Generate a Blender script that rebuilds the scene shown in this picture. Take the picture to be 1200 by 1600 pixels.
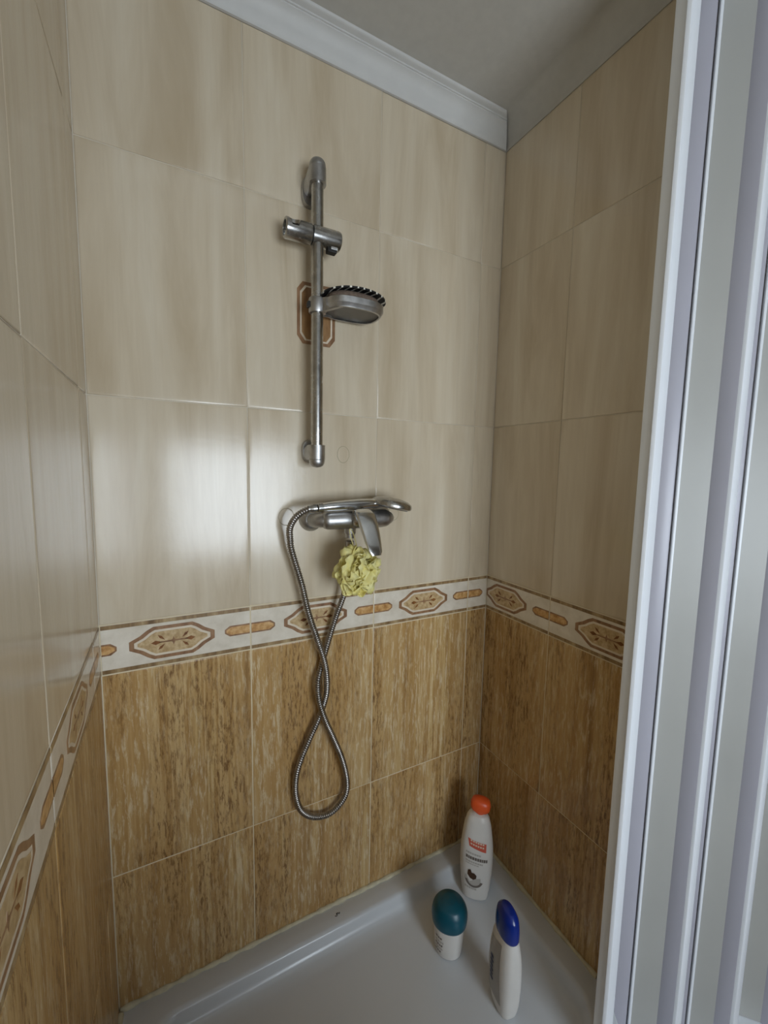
import bpy, bmesh, math, random
from mathutils import Vector, Matrix
random.seed(7)
PI = math.pi
for o in list(bpy.data.objects): bpy.data.objects.remove(o, do_unlink=True)
scene = bpy.context.scene
COL = scene.collection

# ------------------------------------------------------------------ camera
cam = bpy.data.cameras.new('camera')
cam.sensor_fit = 'VERTICAL'; cam.sensor_height = 36.0; cam.lens = 648.98*36/1600
cam.clip_start = 0.01
camo = bpy.data.objects.new('camera', cam); COL.objects.link(camo)
R_ = Vector((0.88490972, -0.46538305, 0.0187991)); U_ = Vector((0.03122346, 0.0995448, 0.99454307)); F_ = Vector((0.46471484, 0.87949386, -0.10261903))
camo.matrix_world = Matrix(((R_.x, U_.x, -F_.x, 0.11748), (R_.y, U_.y, -F_.y, -0.90828), (R_.z, U_.z, -F_.z, 1.22404), (0, 0, 0, 1)))
scene.camera = camo

# ------------------------------------------------------------------ light: overcast daylight through the bathroom window
WX0, WX1, WZ0, WZ1, WY = 0.12, 1.04, 0.55, 1.42, -2.30     # window opening in the wall behind the camera
world = bpy.data.worlds.new('overcast_sky'); scene.world = world
world.use_nodes = True
bg = world.node_tree.nodes['Background']
bg.inputs['Color'].default_value = (0.80, 0.90, 1.0, 1); bg.inputs['Strength'].default_value = 3.6
pl = bpy.data.lights.new('window_portal', 'AREA'); pl.shape = 'RECTANGLE'; pl.size = WX1-WX0; pl.size_y = WZ1-WZ0
pl.cycles.is_portal = True
plo = bpy.data.objects.new('window_portal', pl); COL.objects.link(plo)
plo.location = ((WX0+WX1)/2, WY-0.06, (WZ0+WZ1)/2); plo.rotation_euler = (PI/2, 0, 0)
vs = scene.view_settings
vs.view_transform = 'Standard'; vs.look = 'None'; vs.gamma = 1.0; vs.use_curve_mapping = False
vs.exposure = 1.87

# ------------------------------------------------------------------ helpers
def srgb(r, g, b):
    f = lambda c: (c/255/12.92) if c/255 <= 0.04045 else ((c/255+0.055)/1.055)**2.4
    return (f(r), f(g), f(b), 1)
class NT:
    def __init__(s, name):
        s.m = bpy.data.materials.new(name); s.m.use_nodes = True; s.t = s.m.node_tree
        s.b = s.t.nodes['Principled BSDF']
    def n(s, typ, **kw):
        x = s.t.nodes.new(typ)
        for k, v in kw.items():
            if k in x.inputs.keys() if isinstance(k, str) else False: x.inputs[k].default_value = v
            else: setattr(x, k, v)
        return x
    def l(s, a, b): s.t.links.new(a, b)
    def coords(s, sc=(1, 1, 1), rnd=True):
        tc = s.n('ShaderNodeTexCoord'); out = tc.outputs['Object']
        if rnd:
            oi = s.n('ShaderNodeObjectInfo'); mu = s.n('ShaderNodeMath', operation='MULTIPLY'); mu.inputs[1].default_value = 53.0
            s.l(oi.outputs['Random'], mu.inputs[0]); ad = s.n('ShaderNodeVectorMath', operation='ADD')
            s.l(out, ad.inputs[0]); s.l(mu.outputs[0], ad.inputs[1]); out = ad.outputs[0]
        mp = s.n('ShaderNodeMapping'); mp.inputs['Scale'].default_value = sc; s.l(out, mp.inputs['Vector'])
        return mp.outputs[0]
    def noise(s, vec, scale, detail=4, rough=0.5, dist=0.0):
        x = s.n('ShaderNodeTexNoise'); x.inputs['Scale'].default_value = scale; x.inputs['Detail'].default_value = detail
        x.inputs['Roughness'].default_value = rough; x.inputs['Distortion'].default_value = dist; s.l(vec, x.inputs['Vector'])
        return x.outputs['Fac']
    def ramp(s, fac, stops):
        x = s.n('ShaderNodeValToRGB'); e = x.color_ramp.elements
        while len(e) < len(stops): e.new(0.5)
        for i, (p, c) in enumerate(stops): e[i].position = p; e[i].color = c
        s.l(fac, x.inputs['Fac']); return x.outputs['Color']
    def mix(s, fac, a, b, mode='MIX'):
        x = s.n('ShaderNodeMix', data_type='RGBA', blend_type=mode)
        for sock, v in ((x.inputs[0], fac), (x.inputs[6], a), (x.inputs[7], b)):
            if hasattr(v, 'is_linked') or hasattr(v, 'node'): s.l(v, sock)
            else: sock.default_value = v
        return x.outputs[2]
    def bump(s, h, strength=0.1, dist=0.001):
        x = s.n('ShaderNodeBump'); x.inputs['Strength'].default_value = strength; x.inputs['Distance'].default_value = dist
        s.l(h, x.inputs['Height']); s.l(x.outputs[0], s.b.inputs['Normal'])
    def set(s, color=None, rough=0.5, metal=0.0, spec=0.5, **kw):
        if color is not None:
            if hasattr(color, 'node'): s.l(color, s.b.inputs['Base Color'])
            else: s.b.inputs['Base Color'].default_value = color
        s.b.inputs['Roughness'].default_value = rough; s.b.inputs['Metallic'].default_value = metal
        s.b.inputs['Specular IOR Level'].default_value = spec
        for k, v in kw.items(): s.b.inputs[k].default_value = v
        return s.m
def plain(name, c, rough=0.5, metal=0.0, var=0.06, scale=30.0, spec=0.5, bump=0.0, **kw):
    t = NT(name); f = t.noise(t.coords(), scale, 4)
    dark = tuple(x*(1-var) for x in c[:3])+(1,); lite = tuple(min(1, x*(1+var)) for x in c[:3])+(1,)
    m = t.set(t.ramp(f, [(0.3, dark), (0.7, lite)]), rough, metal, spec, **kw)
    if bump: t.bump(f, bump, 0.001)
    return m

# ---- materials
def mat_upper():
    t = NT('pale_travertine_glaze')
    v = t.coords((11, 11, 1.6)); f = t.noise(v, 1.0, 5, 0.6, 0.5)
    v2 = t.coords((55, 55, 2.2)); f2 = t.noise(v2, 1.0, 4, 0.6)
    c = t.ramp(f, [(0.30, srgb(196, 178, 150)), (0.50, srgb(214, 199, 174)), (0.70, srgb(224, 212, 190))])
    c = t.mix(t.ramp(f2, [(0.38, (0.16, 0.16, 0.16, 1)), (0.56, (0, 0, 0, 1))]), c, srgb(190, 172, 146))
    m = t.set(c, 0.17, 0, 0.5)
    t.bump(t.noise(t.coords((1, 1, 1)), 120, 2), 0.05, 0.0015)
    return m
def mat_lower():
    t = NT('ochre_travertine_glaze')
    f = t.noise(t.coords((22, 22, 0.9)), 1.0, 8, 0.64, 0.3)
    c = t.ramp(f, [(0.30, srgb(134, 100, 60)), (0.41, srgb(176, 140, 90)), (0.49, srgb(206, 174, 122)), (0.55, srgb(172, 134, 82)), (0.62, srgb(202, 170, 116)), (0.72, srgb(228, 210, 174))])
    b = t.noise(t.coords((9, 9, 0.9)), 1.0, 3, 0.5, 0.2)
    c = t.mix(t.ramp(b, [(0.40, (0, 0, 0, 1)), (0.62, (0.6, 0.6, 0.6, 1))]), c, srgb(184, 144, 88))
    k = t.noise(t.coords((16, 16, 1.8)), 1.0, 4, 0.55)
    p = t.noise(t.coords((190, 190, 36)), 1.0, 6, 0.72, 0.3)
    pm = t.n('ShaderNodeMath', operation='MULTIPLY'); t.l(t.ramp(p, [(0.40, (1, 1, 1, 1)), (0.52, (0, 0, 0, 1))]), pm.inputs[0]); t.l(t.ramp(k, [(0.42, (0.0, 0.0, 0.0, 1)), (0.60, (0.85, 0.85, 0.85, 1))]), pm.inputs[1])
    c = t.mix(pm.outputs[0], c, srgb(116, 82, 48))
    q = t.noise(t.coords((150, 150, 22)), 1.0, 6, 0.72, 0.3)
    qm = t.n('ShaderNodeMath', operation='MULTIPLY'); t.l(t.ramp(q, [(0.50, (0, 0, 0, 1)), (0.62, (1, 1, 1, 1))]), qm.inputs[0]); t.l(t.ramp(k, [(0.42, (0.6, 0.6, 0.6, 1)), (0.58, (0.08, 0.08, 0.08, 1))]), qm.inputs[1])
    c = t.mix(qm.outputs[0], c, srgb(228, 212, 178))
    m = t.set(c, 0.26, 0, 0.45)
    t.bump(p, 0.12, 0.001)
    return m
def mat_border():
    t = NT('cream_border_glaze')
    f = t.noise(t.coords((30, 30, 30)), 1.0, 5, 0.6)
    c = t.ramp(f, [(0.3, srgb(216, 205, 186)), (0.7, srgb(236, 227, 211))])
    m = t.set(c, 0.2); t.bump(t.noise(t.coords(), 90, 2), 0.05, 0.001); return m
def mat_mottle(name, a, b, c_, sc=(60, 60, 25), rough=0.3):
    t = NT(name); f = t.noise(t.coords(sc), 1.0, 4, 0.6)
    return t.set(t.ramp(f, [(0.32, a), (0.5, b), (0.68, c_)]), rough)
M = {}
M['upper'] = mat_upper(); M['lower'] = mat_lower(); M['border'] = mat_border()
M['band'] = mat_mottle('brown_band_glaze', srgb(112, 86, 54), srgb(152, 124, 86), srgb(190, 166, 124), (45, 45, 8))
M['med_brown'] = mat_mottle('medallion_brown', srgb(124, 90, 62), srgb(150, 112, 80), srgb(168, 132, 98))
M['med_cream'] = plain('medallion_cream', srgb(226, 212, 190), 0.25)
M['med_tan'] = mat_mottle('medallion_tan', srgb(172, 140, 96), srgb(196, 168, 124), srgb(214, 190, 150), (90, 90, 90))
M['med_leaf'] = mat_mottle('medallion_leaf', srgb(104, 60, 26), srgb(132, 82, 40), srgb(150, 100, 54))
M['caps'] = mat_mottle('capsule_ochre', srgb(172, 122, 66), srgb(204, 158, 100), srgb(222, 184, 132), (80, 80, 80))
M['grout_lo'] = plain('cream_grout', srgb(222, 206, 172), 0.8)
M['grout_up'] = plain('beige_grout', srgb(214, 204, 186), 0.7)
M['plaster'] = plain('ceiling_plaster', srgb(194, 191, 184), 0.9, var=0.03, scale=60, bump=0.08)
M['moulding'] = plain('white_moulding_paint', srgb(208, 207, 204), 0.55, var=0.02)
M['paint'] = plain('bathroom_paint', srgb(128, 116, 98), 0.6, var=0.03)
M['floor'] = plain('floor_stoneware', srgb(112, 98, 80), 0.5, var=0.1, scale=12)
M['acrylic'] = plain('white_acrylic', srgb(212, 216, 220), 0.22, var=0.02, scale=5)
M['sealant'] = plain('aged_sealant', srgb(206, 198, 170), 0.6, var=0.15, scale=60)
M['pvc'] = plain('white_pvc', srgb(240, 243, 248), 0.30, var=0.02, scale=4)
M['stile'] = plain('shade_grey_pvc', srgb(178, 176, 186), 0.35, var=0.02, scale=4)  # door plastic greyed in its colour so the stiles look shaded
M['pane'] = plain('shade_grey_plastic_pane', srgb(172, 171, 166), 0.4, var=0.03, scale=6)  # panel colour darkened to stand for the dimmer light on it
def mat_metal(name, c, rough, var=0.25):
    t = NT(name); f = t.noise(t.coords(), 55, 5, 0.6)
    dark = tuple(x*(1-var) for x in c[:3])+(1,)
    m = t.set(t.ramp(f, [(0.35, dark), (0.6, c)]), rough, 1.0)
    r = t.n('ShaderNodeMapRange'); r.inputs['To Min'].default_value = rough*0.8; r.inputs['To Max'].default_value = rough*1.35
    t.l(f, r.inputs['Value']); t.l(r.outputs[0], t.b.inputs['Roughness']); return m
M['chrome'] = mat_metal('scaled_chrome', (0.52, 0.51, 0.49, 1), 0.24)
M['satin'] = mat_metal('satin_grey_metal', (0.52, 0.51, 0.50, 1), 0.38)
M['bright'] = mat_metal('polished_chrome', (0.78, 0.79, 0.80, 1), 0.16, 0.12)
M['hose'] = mat_metal('hose_steel', (0.40, 0.37, 0.34, 1), 0.30)
M['dark'] = plain('dark_rubber', srgb(30, 28, 26), 0.6)
M['smoke'] = plain('smoky_plastic', srgb(92, 88, 82), 0.3, var=0.15)
M['sponge'] = plain('brown_sponge', srgb(112, 96, 84), 0.9, var=0.25, scale=220, bump=0.4)
def mat_zebra():
    t = NT('zebra_cloth'); tc = t.n('ShaderNodeTexCoord'); w = t.n('ShaderNodeTexWave', wave_type='BANDS', bands_direction='X')
    w.inputs['Scale'].default_value = 21; w.inputs['Distortion'].default_value = 2.2; w.inputs['Detail'].default_value = 1; w.inputs['Detail Scale'].default_value = 1.2
    t.l(tc.outputs['Object'], w.inputs['Vector'])
    return t.set(t.ramp(w.outputs['Fac'], [(0.84, srgb(18, 17, 17)), (0.88, srgb(230, 226, 214))]), 0.7)
M['zebra'] = mat_zebra()
def mat_puff():
    t = NT('yellow_netting'); f = t.noise(t.coords(), 60, 3)
    c = t.ramp(f, [(0.3, srgb(252, 240, 150)), (0.7, srgb(255, 250, 190))])
    m = t.set(c, 0.5)
    tr = t.n('ShaderNodeBsdfTranslucent'); t.l(c, tr.inputs['Color']); mx = t.n('ShaderNodeMixShader'); mx.inputs[0].default_value = 0.25
    out = t.t.nodes['Material Output']; t.l(t.b.outputs[0], mx.inputs[1]); t.l(tr.outputs[0], mx.inputs[2]); t.l(mx.outputs[0], out.inputs['Surface'])
    return m
M['puff'] = mat_puff()
M['cord'] = plain('yellow_cord', srgb(226, 214, 150), 0.7)
M['wplast'] = plain('white_bottle_plastic', srgb(222, 218, 212), 0.32, var=0.02)
M['orange'] = plain('orange_cap_plastic', srgb(232, 92, 40), 0.35)
M['redlab'] = plain('red_label_print', srgb(204, 92, 70), 0.4)
M['ink'] = plain('grey_ink', srgb(112, 102, 94), 0.5)
M['palegrey'] = plain('pale_grey_print', srgb(186, 180, 172), 0.5)
M['coco'] = plain('coconut_brown_print', srgb(70, 44, 26), 0.5)
M['teal'] = plain('teal_cap_plastic', srgb(0, 80, 98), 0.35)
M['blue'] = plain('blue_cap_plastic', srgb(10, 42, 132), 0.22)
M['navy'] = plain('navy_ink', srgb(34, 40, 78), 0.4)
M['greylab'] = plain('grey_label_print', srgb(168, 164, 158), 0.35)
M['ring'] = plain('limescale_ring', srgb(176, 162, 134), 0.5)
M['glass'] = None

# ---- mesh helpers
def link(name, bm, mat=None, parent=None, smooth=None, mats=None):
    me = bpy.data.meshes.new(name)
    bmesh.ops.recalc_face_normals(bm, faces=bm.faces)
    bm.to_mesh(me); bm.free()
    for m in (mats or [mat]): me.materials.append(m)
    if smooth is not None:
        me.shade_smooth()
        if smooth < 179: me.set_sharp_from_angle(angle=math.radians(smooth))
    o = bpy.data.objects.new(name, me); COL.objects.link(o)
    if parent: o.parent = parent
    return o
def tag(o, label, cat, group=None):
    o['label'] = label; o['category'] = cat
    if group: o['group'] = group
    return o
def thing(name, label, cat, loc=(0, 0, 0), rotz=0.0):
    o = bpy.data.objects.new(name, None); COL.objects.link(o); o.location = loc; o.rotation_euler = (0, 0, rotz)
    o.empty_display_size = 0.02
    return tag(o, label, cat)
def structure(o): o['kind'] = 'structure'; return o
def box(bm, x0, x1, y0, y1, z0, z1, bevel=0.0, seg=2):
    n0 = set(bm.verts)
    bmesh.ops.create_cube(bm, size=1.0)
    vs_ = [v for v in bm.verts if v not in n0]
    for v in vs_: v.co = Vector((x0+(v.co.x+.5)*(x1-x0), y0+(v.co.y+.5)*(y1-y0), z0+(v.co.z+.5)*(z1-z0)))
    if bevel:
        es = {e for v in vs_ for e in v.link_edges}
        bmesh.ops.bevel(bm, geom=list(es), offset=bevel, segments=seg, affect='EDGES', profile=0.5)
def loft(bm, rings, cap=True, close=False):
    R = [[bm.verts.new(p) for p in r] for r in rings]
    n = len(R[0])
    pairs = list(zip(R[:-1], R[1:])) + ([(R[-1], R[0])] if close else [])
    for a, b in pairs:
        for i in range(n): bm.faces.new((a[i], a[(i+1) % n], b[(i+1) % n], b[i]))
    if cap and not close:
        bm.faces.new(R[0][::-1]); bm.faces.new(R[-1])
    return R
def frame_at(d):
    d = d.normalized(); a = Vector((0, 0, 1)) if abs(d.z) < 0.9 else Vector((0, 1, 0))
    x = a.cross(d).normalized(); return x, d.cross(x)
def ring(c, d, r, n=24, ry=None):
    x, y = frame_at(Vector(d)); c = Vector(c); ry = ry or r
    return [c+x*r*math.cos(2*PI*i/n)+y*ry*math.sin(2*PI*i/n) for i in range(n)]
def lathe(bm, c, axis, prof, n=28):
    """prof: (distance along axis, radius)"""
    ax = Vector(axis).normalized(); c = Vector(c)
    loft(bm, [ring(c+ax*t, ax, max(r, 1e-5), n) for t, r in prof])
def selipse(cx, cy, z, a, b, n=2.4, k=32):
    o = []
    for i in range(k):
        t = 2*PI*i/k; c, s = math.cos(t), math.sin(t)
        o.append(Vector((cx+a*math.copysign(abs(c)**(2/n), c), cy+b*math.copysign(abs(s)**(2/n), s), z)))
    return o
def catmull(pts, per=8):
    P = [Vector(p) for p in pts]; P = [P[0]*2-P[1]]+P+[P[-1]*2-P[-2]]; out = []
    for i in range(1, len(P)-2):
        for k in range(per):
            t = k/per; a, b, c, d = P[i-1:i+3]
            out.append(0.5*((2*b)+(c-a)*t+(2*a-5*b+4*c-d)*t*t+(3*b-a-3*c+d)*t**3))
    out.append(P[-2]); return out
def resample(pts, step):
    out = [pts[0].copy()]; need = step
    for a, b in zip(pts[:-1], pts[1:]):
        L = (b-a).length; s = 0
        while L-s >= need:
            s += need; out.append(a.lerp(b, s/L)); need = step
        need -= L-s
    return out
def sweep(bm, pts, rad, n=10):
    d0 = (pts[1]-pts[0]).normalized(); x, y = frame_at(d0); rings = []
    for i, p in enumerate(pts):
        d = (pts[min(i+1, len(pts)-1)]-pts[max(i-1, 0)]).normalized()
        x = (x-d*x.dot(d)).normalized(); y = d.cross(x)
        r = rad(i) if callable(rad) else rad
        rings.append([p+x*r*math.cos(2*PI*k/n)+y*r*math.sin(2*PI*k/n) for k in range(n)])
    loft(bm, rings)

# ------------------------------------------------------------------ room dimensions
XR = 0.9421                      # right wall
ZC = 2.061; CEIL = 2.118         # tile top / ceiling
ZB1, ZB0, ZL, ZT = 0.9227, 0.8241, 0.4018, 0.10
ZU = [ZB1, 1.3456, 1.7680, 2.062]
YF = -0.72                       # front of shower tray
# ------------------------------------------------------------------ structure: shell of the bathroom
def slab(name, x0, x1, y0, y1, z0, z1, mat):
    bm = bmesh.new(); box(bm, x0, x1, y0, y1, z0, z1); return structure(link(name, bm, mat))
GR = 0.0016
FZ = -0.12                       # bathroom floor, the tray sits on a step
YP = -0.425                       # end of the partition wall on the right
RX = 2.10                        # far side of the bathroom
wall_back = slab('wall_back', -0.1, RX, GR, 0.1, FZ, CEIL, M['grout_up'])
wall_left = slab('wall_left', -0.1, -GR, -2.4, GR, FZ, CEIL, M['grout_up'])
wall_right = slab('wall_right', XR+GR, 1.05, YP, GR, FZ, CEIL, M['grout_up'])
slab('wall_side', RX, RX+0.1, -2.4, 0.1, FZ, CEIL, M['paint'])
slab('floor', -0.1, RX+0.1, -2.4, 0.1, FZ-0.1, FZ, M['floor'])
slab('ceiling', -0.1, RX+0.1, -2.4, 0.1, CEIL, CEIL+0.1, M['plaster'])
bm = bmesh.new()
box(bm, 0, RX, WY-0.1, WY, FZ, WZ0); box(bm, 0, RX, WY-0.1, WY, WZ1, CEIL)
box(bm, 0, WX0, WY-0.1, WY, WZ0, WZ1); box(bm, WX1, RX, WY-0.1, WY, WZ0, WZ1)
structure(link('wall_front', bm, M['paint']))
slab('added_shade_wall', 0.0, 0.55, -1.32, -1.24, FZ, 0.70, M['paint'])  # unseen half wall, added to shade the lower left of the shower
win = bpy.data.objects.new('window_1', None); COL.objects.link(win); structure(win); win.location = ((WX0+WX1)/2, WY-0.05, WZ0)
def winbar(x0, x1, z0, z1):
    bm = bmesh.new(); box(bm, x0-(WX0+WX1)/2, x1-(WX0+WX1)/2, -0.02, 0.02, z0-WZ0, z1-WZ0, 0.003); link('window_frame', bm, M['pvc'], win)
winbar(WX0, WX0+.035, WZ0, WZ1); winbar(WX1-.035, WX1, WZ0, WZ1); winbar(WX0+.035, WX1-.035, WZ0, WZ0+.035); winbar(WX0+.035, WX1-.035, WZ1-.035, WZ1)

# grout of the lower wall and border is lighter: thin bed behind the lower tiles
def bed(wall, w, loc, rot):
    bm = bmesh.new(); box(bm, 0, w, -0.0004, 0.0004, 0, ZB1+0.0018)
    o = link('grout_bed', bm, M['grout_lo'], wall); o.location = loc; o.rotation_euler = (0, 0, rot); return o
bed(wall_back, XR, (0, GR, 0), 0); bed(wall_right, -YP, (XR+GR, 0, 0), -PI/2); bed(wall_left, 1.3, (-GR, -1.3, 0), PI/2)

# ---- tiles. A wall frame: local X along the wall, local Z up, face towards local -Y
_tm = {}
def tile_mesh(w, h, mat, kind):
    k = (round(w, 4), round(h, 4), kind)
    if k not in _tm:
        bm = bmesh.new()
        rr = lambda i, y: [Vector((-w/2+i, y, -h/2+i)), Vector((w/2-i, y, -h/2+i)), Vector((w/2-i, y, h/2-i)), Vector((-w/2+i, y, h/2-i))]
        loft(bm, [rr(0, 0.0035), rr(0, 0.0013), rr(0.0003, 0.0007), rr(0.0010, 0.00035), rr(0.0030, 0.00016), rr(0.0080, 0.00003), rr(0.014, 0.0)])
        me = bpy.data.meshes.new(kind); bmesh.ops.recalc_face_normals(bm, faces=bm.faces); bm.to_mesh(me); bm.free()
        me.materials.append(mat); me.shade_smooth(); me.set_sharp_from_angle(angle=math.radians(50)); _tm[k] = me
    return _tm[k]
# border motif polygons in tile coordinates (u 0..0.3, v 0..0.0986)
def med_poly(k):
    """medallion outline shrunk by k"""
    a = 0.077-k*1.25; e = max(0.0085-k*0.5, 0.0006); tw = 0.0352-k*0.35; th = 0.0332-k
    q = [(-a, -e), (-a, e), (-(0.6*a+0.4*tw)+0.001, 0.40*th+0.6*e-0.001), (-(0.27*a+0.73*tw), 0.76*th+0.22*e), (-tw, th)]
    pts = q+[(-x, y) for x, y in q[::-1]]
    low = [(x, -y) for x, y in pts[::-1] if abs(y) > e*1.01]
    return pts+low
def leaf(cx, cy, L, w, ang):
    p = [(-L/2, 0), (-L*0.1, w/2), (L/2, 0), (-L*0.1, -w/2)]
    c, s = math.cos(ang), math.sin(ang); return [(cx+x*c-y*s, cy+x*s+y*c) for x, y in p]
def clip(poly, lo, hi):
    for sgn, lim in ((1, lo), (-1, -hi)):
        out = []
        for i in range(len(poly)):
            a, b = poly[i], poly[(i+1) % len(poly)]; fa, fb = sgn*a[0]-lim, sgn*b[0]-lim
            if fa >= 0: out.append(a)
            if (fa >= 0) != (fb >= 0):
                t = fa/(fa-fb); out.append((a[0]+(b[0]-a[0])*t, a[1]+(b[1]-a[1])*t))
        poly = out
        if len(poly) < 3: return []
    return poly
BV = 0.0493
def inset_print(polys, u0, u1, tw, name, parent, mats):
    """polys: (points, material index, layer). Thin enamel relief on the tile face"""
    bm = bmesh.new(); any_ = False
    for pts, mi, lay in polys:
        c = clip(pts, u0+0.0018, u1-0.0018)
        if len(c) < 3: continue
        d = -0.00012-0.00012*lay
        f = [bm.verts.new((x-(u0+u1)/2, d, y-BV)) for x, y in c]; b = [bm.verts.new((x-(u0+u1)/2, 0.0006, y-BV)) for x, y in c]
        fc = bm.faces.new(f); fc.material_index = mi; any_ = True
        for i in range(len(f)):
            g = bm.faces.new((f[i], f[(i+1) % len(f)], b[(i+1) % len(f)], b[i])); g.material_index = mi
    if not any_: bm.free(); return
    bmesh.ops.triangulate(bm, faces=[f for f in bm.faces if len(f.verts) > 4])
    link(name, bm, None, parent, mats=mats)
def medallion():
    L = [(med_poly(0), 0, 1), (med_poly(0.0068), 1, 2), (med_poly(0.0112), 2, 3)]
    for sx in (-1, 1):
        for dx, dy, Ln, w, an in ((0.030, 0, 0.020, 0.009, 0), (0.0215, 0.0095, 0.017, 0.0055, 0.75), (0.0215, -0.0095, 0.017, 0.0055, -0.75)):
            pts = leaf(dx, dy, Ln, w, an+PI); L.append(([(sx*x, y) for x, y in (pts if sx > 0 else pts[::-1])], 3, 4))
        L.append(([(sx*0.004, 0.0018), (sx*0.024, 0.0012), (sx*0.024, -0.0012), (sx*0.004, -0.0018)], 0, 4))
    L.append(([(0.008*math.cos(i*PI/4)*(1 if i % 2 == 0 else 0.4), 0.009*math.sin(i*PI/4)*(1 if i % 2 == 0 else 0.4)) for i in range(8)], 0, 5))
    return [([(x+0.15, y+BV) for x, y in p], m, l) for p, m, l in L]
def capsule(cu):
    def cp(k):
        a, h = 0.053-k, 0.0115-k; return [(-a, -h*0.35), (-a, h*0.35), (-a+0.010, h), (a-0.010, h), (a, h*0.35), (a, -h*0.35), (a-0.010, -h), (-a+0.010, -h)]
    return [([(x+cu, y+BV) for x, y in cp(0)], 0, 1), ([(x+cu, y+BV) for x, y in cp(0.0032)], 1, 2)]
def bands():
    return [([(0, 0.0022), (0.3, 0.0022), (0.3, 0.0098), (0, 0.0098)], 0, 1), ([(0, 0.0888), (0.3, 0.0888), (0.3, 0.0966), (0, 0.0966)], 0, 1)]
G = 0.0011      # half joint
insert_tile = None; tiles = {}
def tile_wall(wall, cols, origin, rot, key):
    """cols: (start, end, phase) along the wall from origin; phase = u of the tile where the piece starts"""
    global insert_tile
    ct, st = math.cos(rot), math.sin(rot)
    def put(name, s0, s1, z0, z1, kind, mat):
        G = 0.0007 if kind == 'upper_tile' else 0.0011
        me = tile_mesh(s1-s0-2*G, z1-z0-2*G, mat, kind)
        o = bpy.data.objects.new(name, me); COL.objects.link(o); o.parent = wall
        sc = (s0+s1)/2; o.location = (origin[0]+sc*ct, origin[1]+sc*st, (z0+z1)/2)
        big = (s1-s0) > 0.15
        o.rotation_euler = (random.uniform(-1, 1)*0.0022 if big else 0, 0, rot+(random.uniform(-1, 1)*0.003 if big else 0))
        return o
    for ci, (s0, s1, ph) in enumerate(cols):
        for ri, (z0, z1) in enumerate(((0.0, ZL), (ZL, ZB0))):
            put('wall_tile', s0, s1, max(z0, ZT-0.02), z1, 'lower_tile', M['lower'])
        b = put('border_tile', s0, s1, ZB0, ZB1, 'border_tile', M['border']); b.rotation_euler = (0, 0, rot)
        u0, u1 = ph, ph+(s1-s0)
        inset_print(bands(), u0, u1, s1-s0, 'brown_band', b, [M['band']])
        inset_print(medallion(), u0, u1, s1-s0, 'medallion', b, [M['med_brown'], M['med_cream'], M['med_tan'], M['med_leaf']])
        for cu in (0, 0.3): inset_print(capsule(cu), u0, u1, s1-s0, 'capsule_motif', b, [M['med_brown'], M['caps']])
        for ri in range(3):
            t = put('wall_tile', s0, s1, ZU[ri], ZU[ri+1], 'upper_tile', M['upper']); tiles[(key, ci, ri)] = t
tile_wall(wall_back, [(0, 0.2734, 0.0266), (0.2734, 0.5734, 0), (0.5734, 0.8734, 0), (0.8734, XR, 0)], (0, 0), 0, 'back')
tile_wall(wall_right, [(0, 0.2261, 0.0739), (0.2261, -YP, 0)], (XR, 0), -PI/2, 'right')
tile_wall(wall_left, [(0.0245, 0.3245, 0), (0.3245, 0.6245, 0), (0.6245, 0.9245, 0), (0.9245, 1.2245, 0), (1.2245, 1.30, 0)], (0, -1.30), PI/2, 'left')

# printed octagon on one upper tile
t = tiles[('back', 1, 1)]
def octo(a, h, c): return [(-a, -h+c), (-a, h-c), (-a+c*.75, h), (a-c*.75, h), (a, h-c), (a, -h+c), (a-c*.75, -h), (-a+c*.75, -h)]
bm = bmesh.new()
for i, (a, h, c, mi) in enumerate(((0.0433, 0.064, 0.0165, 0), (0.0365, 0.057, 0.0145, 1), (0.0328, 0.0535, 0.0135, 2))):
    y = -0.00015*(i+1); vs1 = [bm.verts.new((x-0.002, y, z-0.0015)) for x, z in octo(a, h, c)]; vs0 = [bm.verts.new((v.co.x, 0.0006, v.co.z)) for v in vs1]
    f = bm.faces.new(vs1); f.material_index = mi
    for k in range(8): g = bm.faces.new((vs1[k], vs1[(k+1) % 8], vs0[(k+1) % 8], vs0[k])); g.material_index = mi
M['oct'] = mat_mottle('octagon_ochre', srgb(128, 92, 58), srgb(156, 118, 78), srgb(178, 142, 98), (60, 60, 12))
link('octagon_motif', bm, None, t, mats=[M['med_brown'], M['med_cream'], M['oct']])
# limescale rings left by suction cups
def stain(tile, x, z, r, rz):
    bm = bmesh.new(); lp = tile.location
    a = [Vector((x-lp.x+(r+random.uniform(-.0006, .0006))*math.cos(i*PI/14), -0.00025, z-lp.z+rz*math.sin(i*PI/14))) for i in range(28)]
    c = Vector((x-lp.x, -0.00025, z-lp.z)); b = [c+(p-c)*0.90 for p in a]
    A = [bm.verts.new(p) for p in a]; B = [bm.verts.new(p) for p in b]; D = [bm.verts.new(p+Vector((0, .0008, 0))) for p in a]
    for i in range(28):
        bm.faces.new((A[i], A[(i+1) % 28], B[(i+1) % 28], B[i])); bm.faces.new((A[i], D[i], D[(i+1) % 28], A[(i+1) % 28]))
    link('limescale_ring', bm, M['ring'], tile)
stain(tiles[('back', 1, 0)], 0.487, 1.256, 0.0155, 0.020)
stain(tiles[('back', 1, 0)], 0.353, 1.115, 0.018, 0.020)
stain(tiles[('back', 2, 0)], 0.622, 1.112, 0.018, 0.017)

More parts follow.
